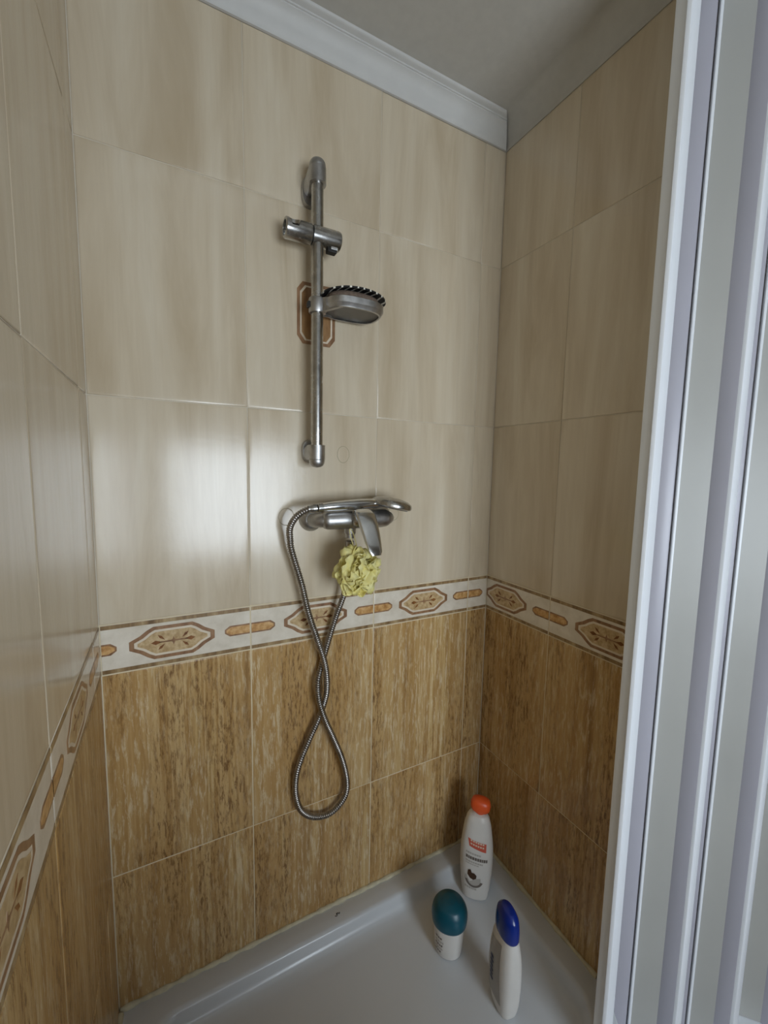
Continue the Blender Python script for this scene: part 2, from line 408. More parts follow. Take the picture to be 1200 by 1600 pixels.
# ---- cornice: mitred moulding along the three shower walls
CP = [(0.0, 0.0), (0.005, 0.0), (0.006, 0.004), (0.0075, 0.0075), (0.0085, 0.009), (0.0105, 0.021), (0.0155, 0.033), (0.024, 0.0405), (0.0285, 0.043), (0.0285, 0.0455), (0.031, 0.046), (0.031, 0.049), (0.038, 0.0505), (0.041, 0.053), (0.042, CEIL-ZC)]
prof = [(d, ZC+h) for d, h in CP]
def run(name, rings_, mat):
    bm = bmesh.new(); V = [[bm.verts.new(p) for p in r] for r in rings_]
    for a, b in zip(V[:-1], V[1:]):
        for i in range(len(a)-1): bm.faces.new((a[i], a[i+1], b[i+1], b[i]))
    structure(link(name, bm, mat, smooth=35))
run('trim_1', [[Vector((d, -2.25, z)) for d, z in prof], [Vector((d, -d, z)) for d, z in prof], [Vector((XR-d, -d, z)) for d, z in prof]], M['moulding'])
# the right wall has a plain plaster cove instead
cove = [(0.0, ZC)] + [(0.002+0.044*(1-math.cos(t)), ZC+(CEIL-ZC)*math.sin(t)) for t in [PI/2*i/14 for i in range(15)]]
run('trim_2', [[Vector((XR-d, 0.0, z)) for d, z in cove], [Vector((XR-d, YP, z)) for d, z in cove]], M['plaster'])
# ------------------------------------------------------------------ shower tray
tray = thing('shower_tray', 'white acrylic shower tray with raised rim between the tiled walls', 'shower tray', (0, 0, 0))
def rrect(ins, z, r, k=7):
    """inset outline of the tray: a rectangle with its front right corner cut off, every corner rounded"""
    x0, x1, y0, y1 = 0.001+ins, XR-0.001-ins, YF+ins, -0.001-ins; dd = 1.0252-ins; o = []
    C5 = [(x1, y1, r), (x0, y1, r), (x0, y0, r), ((dd+0.5635*y0)/0.826, y0, min(r, 0.03)), (x1, (0.826*x1-dd)/0.5635, min(r, 0.03))]
    for i in range(5):
        p = Vector(C5[i][:2]); a = (Vector(C5[i-1][:2])-p).normalized(); b = (Vector(C5[(i+1) % 5][:2])-p).normalized(); rr = C5[i][2]
        h = math.acos(max(-1, min(1, a.dot(b))))/2; c = p+(a+b).normalized()*rr/math.sin(h)
        s0 = p+a*rr/math.tan(h)-c; s1 = p+b*rr/math.tan(h)-c; a0 = math.atan2(s0.y, s0.x); da = (math.atan2(s1.y, s1.x)-a0+PI) % (2*PI)-PI
        for j in range(k+1): t = a0+da*j/k; o.append(Vector((c.x+rr*math.cos(t), c.y+rr*math.sin(t), z)))
    return o
bm = bmesh.new()
loft(bm, [rrect(0, FZ+0.0005, .004), rrect(0, 0.094, .004), rrect(0.002, 0.0985, .005), rrect(0.006, 0.1, .008), rrect(0.046, 0.1, .045), rrect(0.052, 0.0985, .05), rrect(0.056, 0.094, .052), rrect(0.060, 0.080, .055), rrect(0.065, 0.069, .056), rrect(0.075, 0.063, .058), rrect(0.10, 0.0612, .065), rrect(0.22, 0.060, .08)])
link('basin', bm, M['acrylic'], tray, smooth=45)
def bead(pts, seed):
    rnd = random.Random(seed); P = resample([Vector(p) for p in pts], 0.012); bm = bmesh.new()
    rad = [0.0056+rnd.uniform(-.0020, .0024) for _ in P]; sweep(bm, P, lambda i: rad[i], 8); link('sealant_bead', bm, M['sealant'], tray, smooth=60)
bead([(0.002, -0.002, 0.1005), (XR-0.002, -0.002, 0.1005)], 1)
bead([(XR-0.002, -0.008, 0.1005), (XR-0.002, YP+0.005, 0.1005)], 2)
bead([(0.002, -0.6, 0.1005), (0.002, -0.008, 0.1005)], 3)

# ------------------------------------------------------------------ folding shower door, stacked open against the right wall
DO = Vector((1.05, -0.53, FZ)); DZ0, DZ1 = FZ+0.019, 2.060
door = thing('folding_shower_door', 'white folding shower door, opened in a zigzag at the right', 'shower door', tuple(DO))
def prism(name, poly, z0, z1, mat, parent=door, bev=0.0015):
    bm = bmesh.new()
    a = [bm.verts.new((x-DO.x, y-DO.y, z0-DO.z)) for x, y in poly]; b = [bm.verts.new((x-DO.x, y-DO.y, z1-DO.z)) for x, y in poly]
    n = len(a); bm.faces.new(a[::-1]); bm.faces.new(b)
    for i in range(n): bm.faces.new((a[i], a[(i+1) % n], b[(i+1) % n], b[i]))
    if bev:
        es = [e for e in bm.edges if abs(e.verts[0].co.z-e.verts[1].co.z) > 0.1]
        bmesh.ops.bevel(bm, geom=es, offset=bev, segments=2, affect='EDGES', profile=0.5)
    return link(name, bm, mat, parent, smooth=40)
def seg_poly(p, q, a0, a1, th, off=0.0):
    """rectangle along p->q from distance a0 to a1, thickness th, shifted sideways by off"""
    p, q = Vector(p), Vector(q); d = (q-p).normalized(); n = Vector((-d.y, d.x))
    A = p+d*a0+n*(off-th/2); B = p+d*a1+n*(off-th/2); C = p+d*a1+n*(off+th/2); D = p+d*a0+n*(off+th/2)
    return [tuple(A), tuple(B), tuple(C), tuple(D)]
prism('leading_post', [(0.8231, -0.5047), (0.8553, -0.5047), (0.8553, -0.4767), (0.8231, -0.4851)], 0.1025, DZ1, M['pvc'])
prism('seal_strip', [(0.8196, -0.5040), (0.8224, -0.5096), (0.8259, -0.5096), (0.8259, -0.5040)], 0.1025, DZ1, M['pvc'], bev=0.0004)
def leaf_a(p, q, z0=DZ0):
    prism('fold_panel', seg_poly(p, q, 0.004, (Vector(q)-Vector(p)).length-0.006, 0.006), z0, DZ1, M['pane'])
def leaf_b(p, m, q, z0=DZ0):
    L = (Vector(m)-Vector(p)).length
    prism('panel_stile', seg_poly(p, m, 0.0, 0.0300, 0.0110, -0.004), z0, DZ1, M['stile'], bev=0.004)
    prism('glazing_bead', seg_poly(p, m, 0.0312, 0.0362, 0.0150, -0.0060), z0, DZ1, M['pvc'], bev=0.0012)
    prism('fold_panel', seg_poly(p, m, 0.0362, L+0.002, 0.005, -0.001), z0, DZ1, M['pane'], bev=0.0)
    prism('panel_stile', seg_poly(m, q, 0.0, (Vector(q)-Vector(m)).length, 0.006, 0.0), z0, DZ1, M['stile'], bev=0.0008)
def hinge(x, y, z0=DZ0):
    prism('hinge_profile', [(x-0.0125, y), (x+0.0125, y), (x+0.0125, y+0.014), (x-0.0125, y+0.014)], z0, DZ1, M['pvc'], bev=0.003)
r0 = (0.848, -0.487); v1, m1, r1 = (0.950, -0.445), (1.012, -0.506), (1.017, -0.534)
v2, m2, r2 = (1.126, -0.479), (1.184, -0.540), (1.189, -0.568)
v3, m3, r3 = (1.306, -0.505), (1.364, -0.566), (1.369, -0.594)
leaf_a(r0, v1, 0.1025); leaf_b(v1, m1, r1); hinge(1.0268, -0.5405)
leaf_a((1.036, -0.530), v2); leaf_b(v2, m2, r2); hinge(1.1990, -0.5750)
leaf_a((1.208, -0.565), v3); leaf_b(v3, m3, r3); hinge(1.3790, -0.602)
prism('top_rail', [(0.001, -0.560), (1.40, -0.560), (1.40, -0.500), (0.001, -0.500)], 2.062, 2.10, M['pvc'], bev=0)
prism('floor_track', [(0.948, -0.625), (1.40, -0.625), (1.40, -0.430), (0.948, -0.430)], FZ+0.001, FZ+0.018, M['pvc'], bev=0)
# ------------------------------------------------------------------ shower rail
PX, PY = 0.4065, -0.050
rail = thing('shower_rail', 'grey metal shower rail with wall brackets and sliding holder', 'shower rail', (PX, 0, 1.25))
def L_(p): return Vector(p)-Vector((PX, 0, 1.25))
bm = bmesh.new(); lathe(bm, L_((PX, PY, 1.262)), (0, 0, 1), [(0, 0.0122), (0.545, 0.0122)], 24); link('pole', bm, M['chrome'], rail, smooth=40)
def bracket(zc, up):
    """up=+1: cap at the top end of the pole, foot reaching down; up=-1 the lower one"""
    bm = bmesh.new()
    pts = []
    for y in (-0.0005, -0.008):
        s = 1 if y > -0.005 else 0.9
        pts += [L_((PX-0.001+p.x, y, zc-(0.006 if up > 0 else -0.004)+p.y)) for p in [Vector((v.x*s, v.y*s)) for v in selipse(0, 0, 0, 0.0185, 0.031 if up > 0 else 0.025, 2.6, 24)]]
    vs0 = [bm.verts.new(p) for p in pts]; bmesh.ops.convex_hull(bm, input=vs0)
    o = link('bracket', bm, M['satin'], rail, smooth=35)
    bm = bmesh.new(); pts = []
    pts += [L_((PX+v.x, -0.006, zc+v.y)) for v in selipse(0, 0, 0, 0.0165, 0.018, 2.6, 24)]
    for dz in (-0.015, 0.015): pts += [L_(p) for p in ring((PX, PY, zc+dz), (0, 0, 1), 0.0172, 24)]
    vs0 = [bm.verts.new(p) for p in pts]; bmesh.ops.convex_hull(bm, input=vs0)
    link('housing', bm, M['satin'], o, smooth=40)
    bm = bmesh.new(); lathe(bm, L_((PX, PY, zc+up*0.0155)), (0, 0, up), [(0, 0.0165), (0.001, 0.0168), (0.008, 0.0158), (0.013, 0.0128), (0.016, 0.007), (0.017, 0.0005)], 24)
    link('end_cap', bm, M['satin'], o, smooth=60)
bracket(1.803, 1); bracket(1.257, -1)
# sliding holder
SZ = 1.690; SX0, SX1 = 0.3395, 0.4555; SR = 0.0195
def boolean(bm_a, cutters):
    ma = bpy.data.meshes.new('tmp'); bmesh.ops.recalc_face_normals(bm_a, faces=bm_a.faces); bm_a.to_mesh(ma); bm_a.free()
    oa = bpy.data.objects.new('tmp', ma); COL.objects.link(oa); tmp = [oa]
    for b in cutters:
        mb = bpy.data.meshes.new('tmp'); bmesh.ops.recalc_face_normals(b, faces=b.faces); b.to_mesh(mb); b.free(); ob = bpy.data.objects.new('tmp', mb); COL.objects.link(ob); tmp.append(ob)
        md = oa.modifiers.new('b', 'BOOLEAN'); md.object = ob; md.operation = 'DIFFERENCE'; md.solver = 'EXACT'
    dg = bpy.context.evaluated_depsgraph_get(); me = bpy.data.meshes.new_from_object(oa.evaluated_get(dg))
    for o in tmp: bpy.data.objects.remove(o, do_unlink=True)
    bm = bmesh.new(); bm.from_mesh(me); return bm
bm = bmesh.new(); lathe(bm, L_((PX-0.0125, PY, SZ)), (1, 0, 0), [(0, 0.018), (0.0005, SR), (0.054, SR), (0.059, 0.0185), (0.0615, 0.014)], 32)
sl = link('sliding_holder', bm, M['chrome'], rail, smooth=40)
bm = bmesh.new(); lathe(bm, L_((SX0, PY, SZ)), (1, 0, 0), [(0, SR-0.002), (0.0015, SR-0.0002), (0.051, SR-0.0002), (0.0525, SR-0.001)], 32)
c1 = bmesh.new(); lathe(c1, L_((SX0-0.01, PY, SZ)), (1, 0, 0), [(0, 0.0145), (0.034, 0.0125)], 24)
c2 = bmesh.new(); lathe(c2, L_((SX0+0.0175, PY-0.010, SZ+0.001)), (0, -0.15, 1), [(0, 0.0115), (0.05, 0.0125)], 24)
link('holder_socket', boolean(bm, [c1, c2]), M['chrome'], sl, smooth=35)
bm = bmesh.new(); lathe(bm, L_((SX0+0.0235, PY, SZ)), (1, 0, 0), [(0, 0.0125), (0.002, 0.0125)], 24); link('socket_liner', bm, M['dark'], sl)
bm = bmesh.new(); lathe(bm, L_((PX-0.0145, PY, SZ)), (1, 0, 0), [(0, 0.0172), (0.0022, 0.0172)], 24); link('seam_ring', bm, M['dark'], sl)
bm = bmesh.new(); box(bm, PX+0.020-PX, PX+0.040-PX, PY-0.008, PY+0.008, SZ-0.026-1.25, SZ-0.015-1.25, 0.002); link('release_button', bm, M['dark'], sl)
bm = bmesh.new(); box(bm, PX+0.026-PX, PX+0.041-PX, PY-0.0105, PY-0.006, SZ-0.0215-1.25, SZ-0.0150-1.25, 0.001); link('button_clip', bm, M['bright'], sl)

# ------------------------------------------------------------------ soap dish clipped to the rail
SD = Vector((PX, PY, 1.555))
dish = thing('soap_dish', 'oval grey soap dish clipped on the shower rail', 'soap dish', tuple(SD))
bm = bmesh.new()
pr = [(0.0125, -0.0145), (0.0165, -0.0145), (0.0175, -0.012), (0.0175, 0.012), (0.0165, 0.0145), (0.0125, 0.0145)]
loft(bm, [ring((0, 0, z), (0, 0, 1), r, 28) for r, z in pr], cap=False, close=True)
link('clamp', bm, M['satin'], dish, smooth=40)
bm = bmesh.new(); box(bm, -0.0215, -0.016, -0.006, 0.006, -0.006, 0.006, 0.0015); link('clamp_screw', bm, M['dark'], dish)
OC = (0.0745, -0.010)   # oval centre
def oval(a, b, z): return selipse(OC[0], OC[1], z, a*0.92, b, 2.9, 48)
bm = bmesh.new()
loft(bm, [oval(0.0600, 0.039, -0.0085), oval(0.0645, 0.044, -0.0085), oval(0.0655, 0.045, -0.0065), oval(0.0690, 0.0495, -0.001), oval(0.0695, 0.050, 0.0105), oval(0.0680, 0.0485, 0.0115), oval(0.0655, 0.046, 0.0105), oval(0.0645, 0.0445, -0.001), oval(0.0605, 0.0395, -0.0065)], cap=False, close=True)
link('rim', bm, M['satin'], dish, smooth=30)
bm = bmesh.new(); loft(bm, [oval(0.050, 0.030, -0.0040), oval(0.0610, 0.0400, -0.0050), oval(0.0615, 0.0405, -0.0035), oval(0.050, 0.030, -0.0025)])
link('dish_bottom', bm, M['smoke'], dish, smooth=50)
for sd in (-1, 1):
    bm = bmesh.new(); q = [(0.006, sd*0.0165), (0.034, sd*0.0375-0.010), (0.040, sd*0.0330-0.010), (0.012, sd*0.0125)]
    f = [bm.verts.new((x, y, -0.0085 if x > 0.02 else -0.0135)) for x, y in q]; g = [bm.verts.new((x, y, 0.0110 if x > 0.02 else 0.0135)) for x, y in q]
    bm.faces.new(f); bm.faces.new(g)
    for i in range(4): bm.faces.new((f[i], f[(i+1) % 4], g[(i+1) % 4], g[i]))
    link('arm', bm, M['satin'], dish, smooth=40)
# sponge in the dish
SP = SD+Vector((OC[0], OC[1], -0.0022))
sp = thing('bath_sponge', 'brown bath sponge with black and white striped top in the soap dish', 'sponge', tuple(SP))
bm = bmesh.new(); loft(bm, [selipse(0, 0, z, a, b, 2.4, 40) for z, a, b in ((0.0002, 0.048, 0.030), (0.002, 0.054, 0.036), (0.010, 0.0575, 0.0405), (0.020, 0.0580, 0.0415), (0.027, 0.054, 0.038), (0.031, 0.046, 0.030), (0.033, 0.02, 0.012))])
link('sponge_body', bm, M['sponge'], sp, smooth=60)
bm = bmesh.new()
top = []
for r in (1.0, 0.98, 0.85, 0.6, 0.3, 0.05):
    top.append([Vector((0.004+v.x*r, v.y*r, 0.0355+0.0080*(1-r*r)+(-0.006*max(0, v.x*r/0.068)**2-0.006*max(0, -v.x*r/0.068)**2))) for v in selipse(0, 0, 0, 0.070, 0.046, 2.2, 40)])
bot = [[p+Vector((0, 0, -0.0035)) for p in r] for r in top[::-1]]
loft(bm, bot+top); link('striped_cover', bm, M['zebra'], sp, smooth=60)

# ------------------------------------------------------------------ mixer tap
MX, MY, MZ = 0.4975, -0.060, 1.111
tap = thing('mixer_tap', 'chrome wall mixer tap with hanging lever', 'tap', (MX, 0, MZ))
def T_(x, y, z): return Vector((x-MX, y, z-MZ))
for sx in (-1, 1):
    cx = MX+sx*0.0885
    bm = bmesh.new(); lathe(bm, T_(cx, 0, MZ-0.003), (0, -1, 0), [(0.0, 0.0), (0.0003, 0.0275), (0.004, 0.0275), (0.011, 0.0245), (0.018, 0.0185), (0.020, 0.0150)], 32); link('wall_rosette', bm, M['satin'], tap, smooth=45)
    bm = bmesh.new(); sweep(bm, catmull([T_(cx, -0.015, MZ-0.003), T_(cx, -0.035, MZ-0.003), T_(cx-sx*0.006, -0.050, MZ-0.001), T_(cx-sx*0.022, MY, MZ)], 5), 0.0155, 20); link('elbow', bm, M['satin'], tap, smooth=60)
bm = bmesh.new(); lathe(bm, T_(MX-0.0825, MY, MZ), (1, 0, 0), [(0, 0.004), (0.001, 0.012), (0.005, 0.0175), (0.012, 0.0200), (0.06, 0.0210), (0.105, 0.0210), (0.153, 0.0200), (0.160, 0.0175), (0.164, 0.012), (0.165, 0.004)], 32)
link('body', bm, M['satin'], tap, smooth=60)
bm = bmesh.new(); lathe(bm, T_(MX-0.002, MY+0.005, MZ), (0, -1, 0.12), [(0, 0.0212), (0.022, 0.0212), (0.026, 0.0208), (0.034, 0.020), (0.040, 0.016), (0.042, 0.010)], 32); link('cartridge_collar', bm, M['chrome'], tap, smooth=45)
bm = bmesh.new(); lathe(bm, T_(MX-0.014, MY+0.006, MZ-0.012), (0, 0, -1), [(0, 0.013), (0.020, 0.013), (0.021, 0.011), (0.030, 0.011)], 24); link('hose_outlet', bm, M['satin'], tap, smooth=40)
# lever: a broad paddle curving outwards and down
bm = bmesh.new(); rg = []
cl = [(-0.003, -0.086, 0.021, 0.0150, 0.004), (-0.003, -0.098, 0.0205, 0.0225, 0.0075), (-0.002, -0.110, 0.012, 0.0245, 0.0080), (0.0, -0.122, -0.008, 0.0235, 0.0066), (0.002, -0.132, -0.028, 0.0212, 0.0056), (0.0035, -0.140, -0.046, 0.0188, 0.0050), (0.0045, -0.146, -0.060, 0.0165, 0.0044), (0.005, -0.1485, -0.067, 0.0120, 0.0032)]
for i, (x, y, z, w, th) in enumerate(cl):
    a = cl[max(i-1, 0)]; b = cl[min(i+1, len(cl)-1)]; d = Vector((0, b[1]-a[1], b[2]-a[2])).normalized(); nn = Vector((0, -d.z, d.y))
    rg.append([Vector((x, y, z))+Vector((1, 0, 0))*v.x+nn*v.y for v in selipse(0, 0, 0, w*0.92, th, 3.2, 28)])
loft(bm, rg); link('lever', bm, M['bright'], tap, smooth=50)

# ------------------------------------------------------------------ hand shower lying on the tap
HS = Vector((0.43, -0.070, 1.143))
hs = thing('hand_shower', 'chrome hand shower lying across the top of the mixer tap', 'hand shower', tuple(HS))
def H_(p): return Vector(p)-HS
HP = [Vector((0.412, -0.071, 1.1405)), Vector((0.44, -0.0705, 1.1425)), Vector((0.48, -0.070, 1.1445)), Vector((0.52, -0.069, 1.1465)), Vector((0.548, -0.068, 1.146))]
bm = bmesh.new(); cp = [H_(p) for p in catmull(HP, 5)]; nP = len(cp)
sweep(bm, cp, lambda i: 0.0088+0.0028*math.sin(PI*min(1, i/nP*1.05)), 20); link('handle', bm, M['bright'], hs, smooth=60)
ax = Vector((-0.20, 0.04, -0.97)).normalized(); hc = H_((0.583, -0.068, 1.1490))
bm = bmesh.new(); lathe(bm, hc, ax, [(-0.010, 0.004), (-0.0095, 0.018), (-0.006, 0.036), (0.0, 0.0455), (0.006, 0.0475), (0.011, 0.0465), (0.013, 0.043), (0.0132, 0.004)], 40); hd = link('head', bm, M['chrome'], hs, smooth=40)
bm = bmesh.new(); lathe(bm, hc, ax, [(0.0128, 0.002), (0.0128, 0.040), (0.0150, 0.039), (0.0155, 0.002)], 32); link('spray_face', bm, M['smoke'], hd, smooth=40)
bm = bmesh.new(); lathe(bm, H_((0.4125, -0.071, 1.1405)), (-1, 0, -0.06), [(0, 0.0095), (0.001, 0.0105), (0.011, 0.0105), (0.012, 0.0095)], 24); link('collar', bm, M['chrome'], hs, smooth=40)

# ------------------------------------------------------------------ hose
hz = [(0.3995, -0.0715, 1.1395), (0.3860, -0.071, 1.1385), (0.3690, -0.066, 1.1310), (0.3560, -0.058, 1.1180), (0.3480, -0.048, 1.0960), (0.3505, -0.040, 1.0690),
      (0.3545, -0.040, 1.0430), (0.3757, -0.040, 0.9691), (0.3905, -0.041, 0.9037), (0.4105, -0.041, 0.8405), (0.4260, -0.041, 0.7920), (0.4340, -0.039, 0.7540), (0.4375, -0.034, 0.7125), (0.4352, -0.028, 0.6828), (0.4232, -0.022, 0.6386), (0.3980, -0.021, 0.5868), (0.3770, -0.021, 0.5404),
      (0.3668, -0.021, 0.5014), (0.3667, -0.021, 0.4587), (0.3793, -0.021, 0.4159), (0.4080, -0.021, 0.3878), (0.4457, -0.021, 0.3781), (0.4734, -0.021, 0.3897), (0.4930, -0.022, 0.4164), (0.4943, -0.024, 0.4558), (0.4797, -0.029, 0.5177), (0.4534, -0.034, 0.5863), (0.4334, -0.037, 0.6349),
      (0.4184, -0.034, 0.6868), (0.4172, -0.028, 0.7292), (0.4264, -0.022, 0.7580), (0.4370, -0.020, 0.7916), (0.4521, -0.022, 0.8454), (0.4645, -0.028, 0.8895), (0.4765, -0.038, 0.9348), (0.4815, -0.046, 0.98), (0.4832, -0.052, 1.03), (0.4835, -0.054, 1.062)]
hose = thing('shower_hose', 'ribbed metal shower hose hanging in a twisted loop from the tap', 'hose', (0.44, -0.02, 0.38))
hp = resample([p-Vector((0.44, -0.02, 0.38)) for p in catmull(hz, 10)], 0.0017)
bm = bmesh.new(); sweep(bm, hp, lambda i: 0.0074 if i % 3 else 0.0056, 10); link('ribbed_tube', bm, M['hose'], hose, smooth=75)
for p, q, r in ((hz[0], hz[1], 0.0092), (hz[-1], hz[-2], 0.0095)):
    d = Vector(q)-Vector(p); bm = bmesh.new(); lathe(bm, Vector(p)-Vector((0.44, -0.02, 0.38)), d, [(0.0, r*0.8), (0.001, r), (0.012, r), (0.014, r*0.85), (0.019, r*0.8)], 20); link('ferrule', bm, M['chrome'], hose, smooth=40)

# ------------------------------------------------------------------ bath puff
PU = Vector((0.4800, -0.106, 1.0035))
puff = thing('bath_puff', 'pale yellow net bath puff hanging under the tap lever', 'bath puff', tuple(PU))
bm = bmesh.new(); rnd = random.Random(11)
for k in range(92):
    zz = 1-2*(k+0.5)/92; ph = k*2.39996; d = Vector((math.sqrt(1-zz*zz)*math.cos(ph), math.sqrt(1-zz*zz)*math.sin(ph), zz))
    d = (d+Vector([rnd.uniform(-.25, .25) for _ in range(3)])).normalized()
    x, y = frame_at(d); an = rnd.uniform(0, 2*PI); x, y = x*math.cos(an)+y*math.sin(an), y*math.cos(an)-x*math.sin(an)
    R0 = rnd.uniform(0.022, 0.034); Ln = rnd.uniform(0.018, 0.028); Wd = rnd.uniform(0.014, 0.022); cur = rnd.uniform(-0.9, 0.9); fr = rnd.uniform(0, 6); nu, nv = 8, 5
    gd = []
    for j in range(nv):
        v = j/(nv-1); row = []
        for i in range(nu):
            u = i/(nu-1)*2-1; wv = Wd*(0.35+0.75*math.sin(PI*min(1, 0.15+0.75*v)))
            dep = R0+Ln*v*(1-0.30*u*u); side = x*(u*wv); cup = y*(cur*Ln*v*v*0.9+0.0040*math.sin(u*4.5+fr)*v+0.006*u*u*v)
            p = d*dep*1.0+side+cup; p.y = max(p.y, 0.084-0.010-PU.y-0.0845) if False else min(p.y, 0.060)
            row.append(bm.verts.new((p.x*0.98, p.y*0.80, p.z*1.04)))
        gd.append(row)
    for j in range(nv-1):
        for i in range(nu-1): bm.faces.new((gd[j][i], gd[j][i+1], gd[j+1][i+1], gd[j+1][i]))
o = link('netting', bm, M['puff'], puff, smooth=179)
md = o.modifiers.new('thickness', 'SOLIDIFY'); md.thickness = 0.0005
bm = bmesh.new(); bmesh.ops.create_icosphere(bm, subdivisions=2, radius=0.032); link('core', bm, M['puff'], puff, smooth=179)
bm = bmesh.new(); sweep(bm, catmull([Vector((0.000, 0.0, 0.03)), Vector((-0.006, 0.012, 0.055)), Vector((-0.010, 0.020, 0.078)), Vector((-0.010, 0.022, 0.090)), Vector((-0.002, 0.022, 0.080)), Vector((0.002, 0.012, 0.055)), Vector((0.003, 0.0, 0.03))], 6), 0.0011, 6); link('cord', bm, M['cord'], puff, smooth=179)

# ------------------------------------------------------------------ bottles
def section_at(secs, z):
    for (z0, a0, b0, n0), (z1, a1, b1, n1) in zip(secs[:-1], secs[1:]):
        if z0 <= z <= z1:
            t = (z-z0)/max(z1-z0, 1e-6); return a0+(a1-a0)*t, b0+(b1-b0)*t, n0+(n1-n0)*t
    return secs[-1][1:]
def dense(secs, k=5):
    P = [Vector((s[0], s[1], s[2])) for s in secs]; N = [s[3] for s in secs]; out = []
    for i in range(len(P)-1):
        a = P[max(i-1, 0)]; b = P[i]; c = P[i+1]; d = P[min(i+2, len(P)-1)]
        for j in range(k):
            t = j/k; q = 0.5*((2*b)+(c-a)*t+(2*a-5*b+4*c-d)*t*t+(3*b-a-3*c+d)*t**3)
            out.append((b.x+(c.x-b.x)*t, q.y, q.z, N[i]+(N[i+1]-N[i])*t))
    out.append((P[-1].x, P[-1].y, P[-1].z, N[-1])); return out
def bottle_body(name, secs, mat, parent, sharp=60):
    bm = bmesh.new(); loft(bm, [selipse(0, 0, z, a, b, n, 40) for z, a, b, n in secs]); return link(name, bm, mat, parent, smooth=sharp)
def on_front(secs, s, z, off, face='y'):
    """point on the surface facing local -Y (face y) or local -X (face x), s sideways"""
    a, b, n = section_at(secs, z)
    if face == 'y': return Vector((s, -b*max(0.0, 1-abs(s/a)**n)**(1/n)-off, z))
    return Vector((-a*max(0.0, 1-abs(s/b)**n)**(1/n)-off, -s, z))
def decal(name, secs, poly, mat, parent, face='y', off=0.0005, nu=8):
    """poly as corner quad ((s,z) x4: lower-left, lower-right, upper-right, upper-left) wrapped on the surface"""
    bm = bmesh.new(); (a, b, c, d) = poly; g = []
    for j in range(5):
        r = []
        for i in range(nu+1):
            u, v = i/nu, j/4
            s = (a[0]*(1-u)+b[0]*u)*(1-v)+(d[0]*(1-u)+c[0]*u)*v; z = (a[1]*(1-u)+b[1]*u)*(1-v)+(d[1]*(1-u)+c[1]*u)*v
            r.append(bm.verts.new(on_front(secs, s, z, off, face)))
        g.append(r)
    for j in range(4):
        for i in range(nu): bm.faces.new((g[j][i], g[j][i+1], g[j+1][i+1], g[j+1][i]))
    return link(name, bm, mat, parent, smooth=179)
def blob(name, secs, pts, mat, parent, face='y', off=0.0007):
    bm = bmesh.new(); f = bm.faces.new([bm.verts.new(on_front(secs, s, z, off, face)) for s, z in pts]); bmesh.ops.triangulate(bm, faces=[f])
    return link(name, bm, mat, parent, smooth=179)
FL = 0.0635
# tall white bottle with orange cap
wb = thing('shampoo_bottle', 'tall white bottle with orange cap and red label in the tray corner', 'bottle', (0.8410, -0.1190, FL), math.radians(-41))
S1 = dense([(0, 0.031, 0.020, 2.6), (0.004, 0.0345, 0.0235, 2.6), (0.03, 0.038, 0.0265, 2.5), (0.09, 0.0430, 0.029, 2.4), (0.15, 0.0425, 0.0285, 2.4), (0.205, 0.0360, 0.0255, 2.4), (0.229, 0.0300, 0.0220, 2.4), (0.240, 0.0235, 0.0175, 2.3), (0.2455, 0.012, 0.010, 2.1)])
bottle_body('bottle_body', S1, M['wplast'], wb)
bm = bmesh.new(); loft(bm, [selipse(0.0, 0, z, a, b, n, 32) for z, a, b, n in ((0.2450, 0.0125, 0.0115, 2), (0.252, 0.0130, 0.012, 2), (0.253, 0.0225, 0.0165, 2.3), (0.258, 0.0255, 0.0185, 2.4), (0.270, 0.0265, 0.0190, 2.4), (0.281, 0.0225, 0.0160, 2.4), (0.2855, 0.013, 0.009, 2.2))])
o = link('cap', bm, M['orange'], wb, smooth=50); o.rotation_euler = (0, math.radians(5), 0); o.location = (-0.018, 0, 0.0)
decal('red_label', S1, ((-0.020, 0.163), (0.024, 0.150), (0.024, 0.174), (-0.024, 0.184)), M['redlab'], wb)
for k in range(2):
    z = 0.1765-0.009*k
    for i in range(6):
        s = -0.017+i*0.0062; decal('label_mark', S1, ((s, z-0.0022-s*0.22), (s+0.0042, z-0.0022-(s+.0042)*0.22), (s+0.0042, z+0.0022-(s+.0042)*0.22), (s, z+0.0022-s*0.22)), M['med_cream'], wb, off=0.0008, nu=2)
for z, h, w, m in ((0.1415, 0.0025, 0.7, 'palegrey'), (0.1290, 0.0042, 1.0, 'ink'), (0.1175, 0.0022, 0.8, 'palegrey'), (0.1110, 0.0016, 0.6, 'palegrey'), (0.0390, 0.003, 0.55, 'palegrey')):
    x = -0.028
    while x < -0.028+0.054*w:
        L = random.uniform(0.003, 0.006)
        decal('label_text', S1, ((x, z-h-x*0.12), (x+L, z-h-(x+L)*0.12), (x+L, z+h-(x+L)*0.12), (x, z+h-x*0.12)), M[m], wb, nu=2); x += L+0.0010
blob('coconut_half', S1, [(-0.004+0.021*math.cos(t)-0.004, 0.068+0.021*math.sin(t)) for t in [PI*0.85+PI*1.25*i/14 for i in range(15)]]+[(-0.002, 0.070)], M['palegrey'], wb, off=0.0006)
blob('coconut_rim', S1, [(-0.004+0.024*math.cos(t), 0.068+0.024*math.sin(t)) for t in [PI*1.05+PI*0.85*i/12 for i in range(13)]]+[(-0.004+0.018*math.cos(t), 0.068+0.018*math.sin(t)) for t in [PI*1.05+PI*0.85*(12-i)/12 for i in range(13)]], M['ink'], wb, off=0.0009)
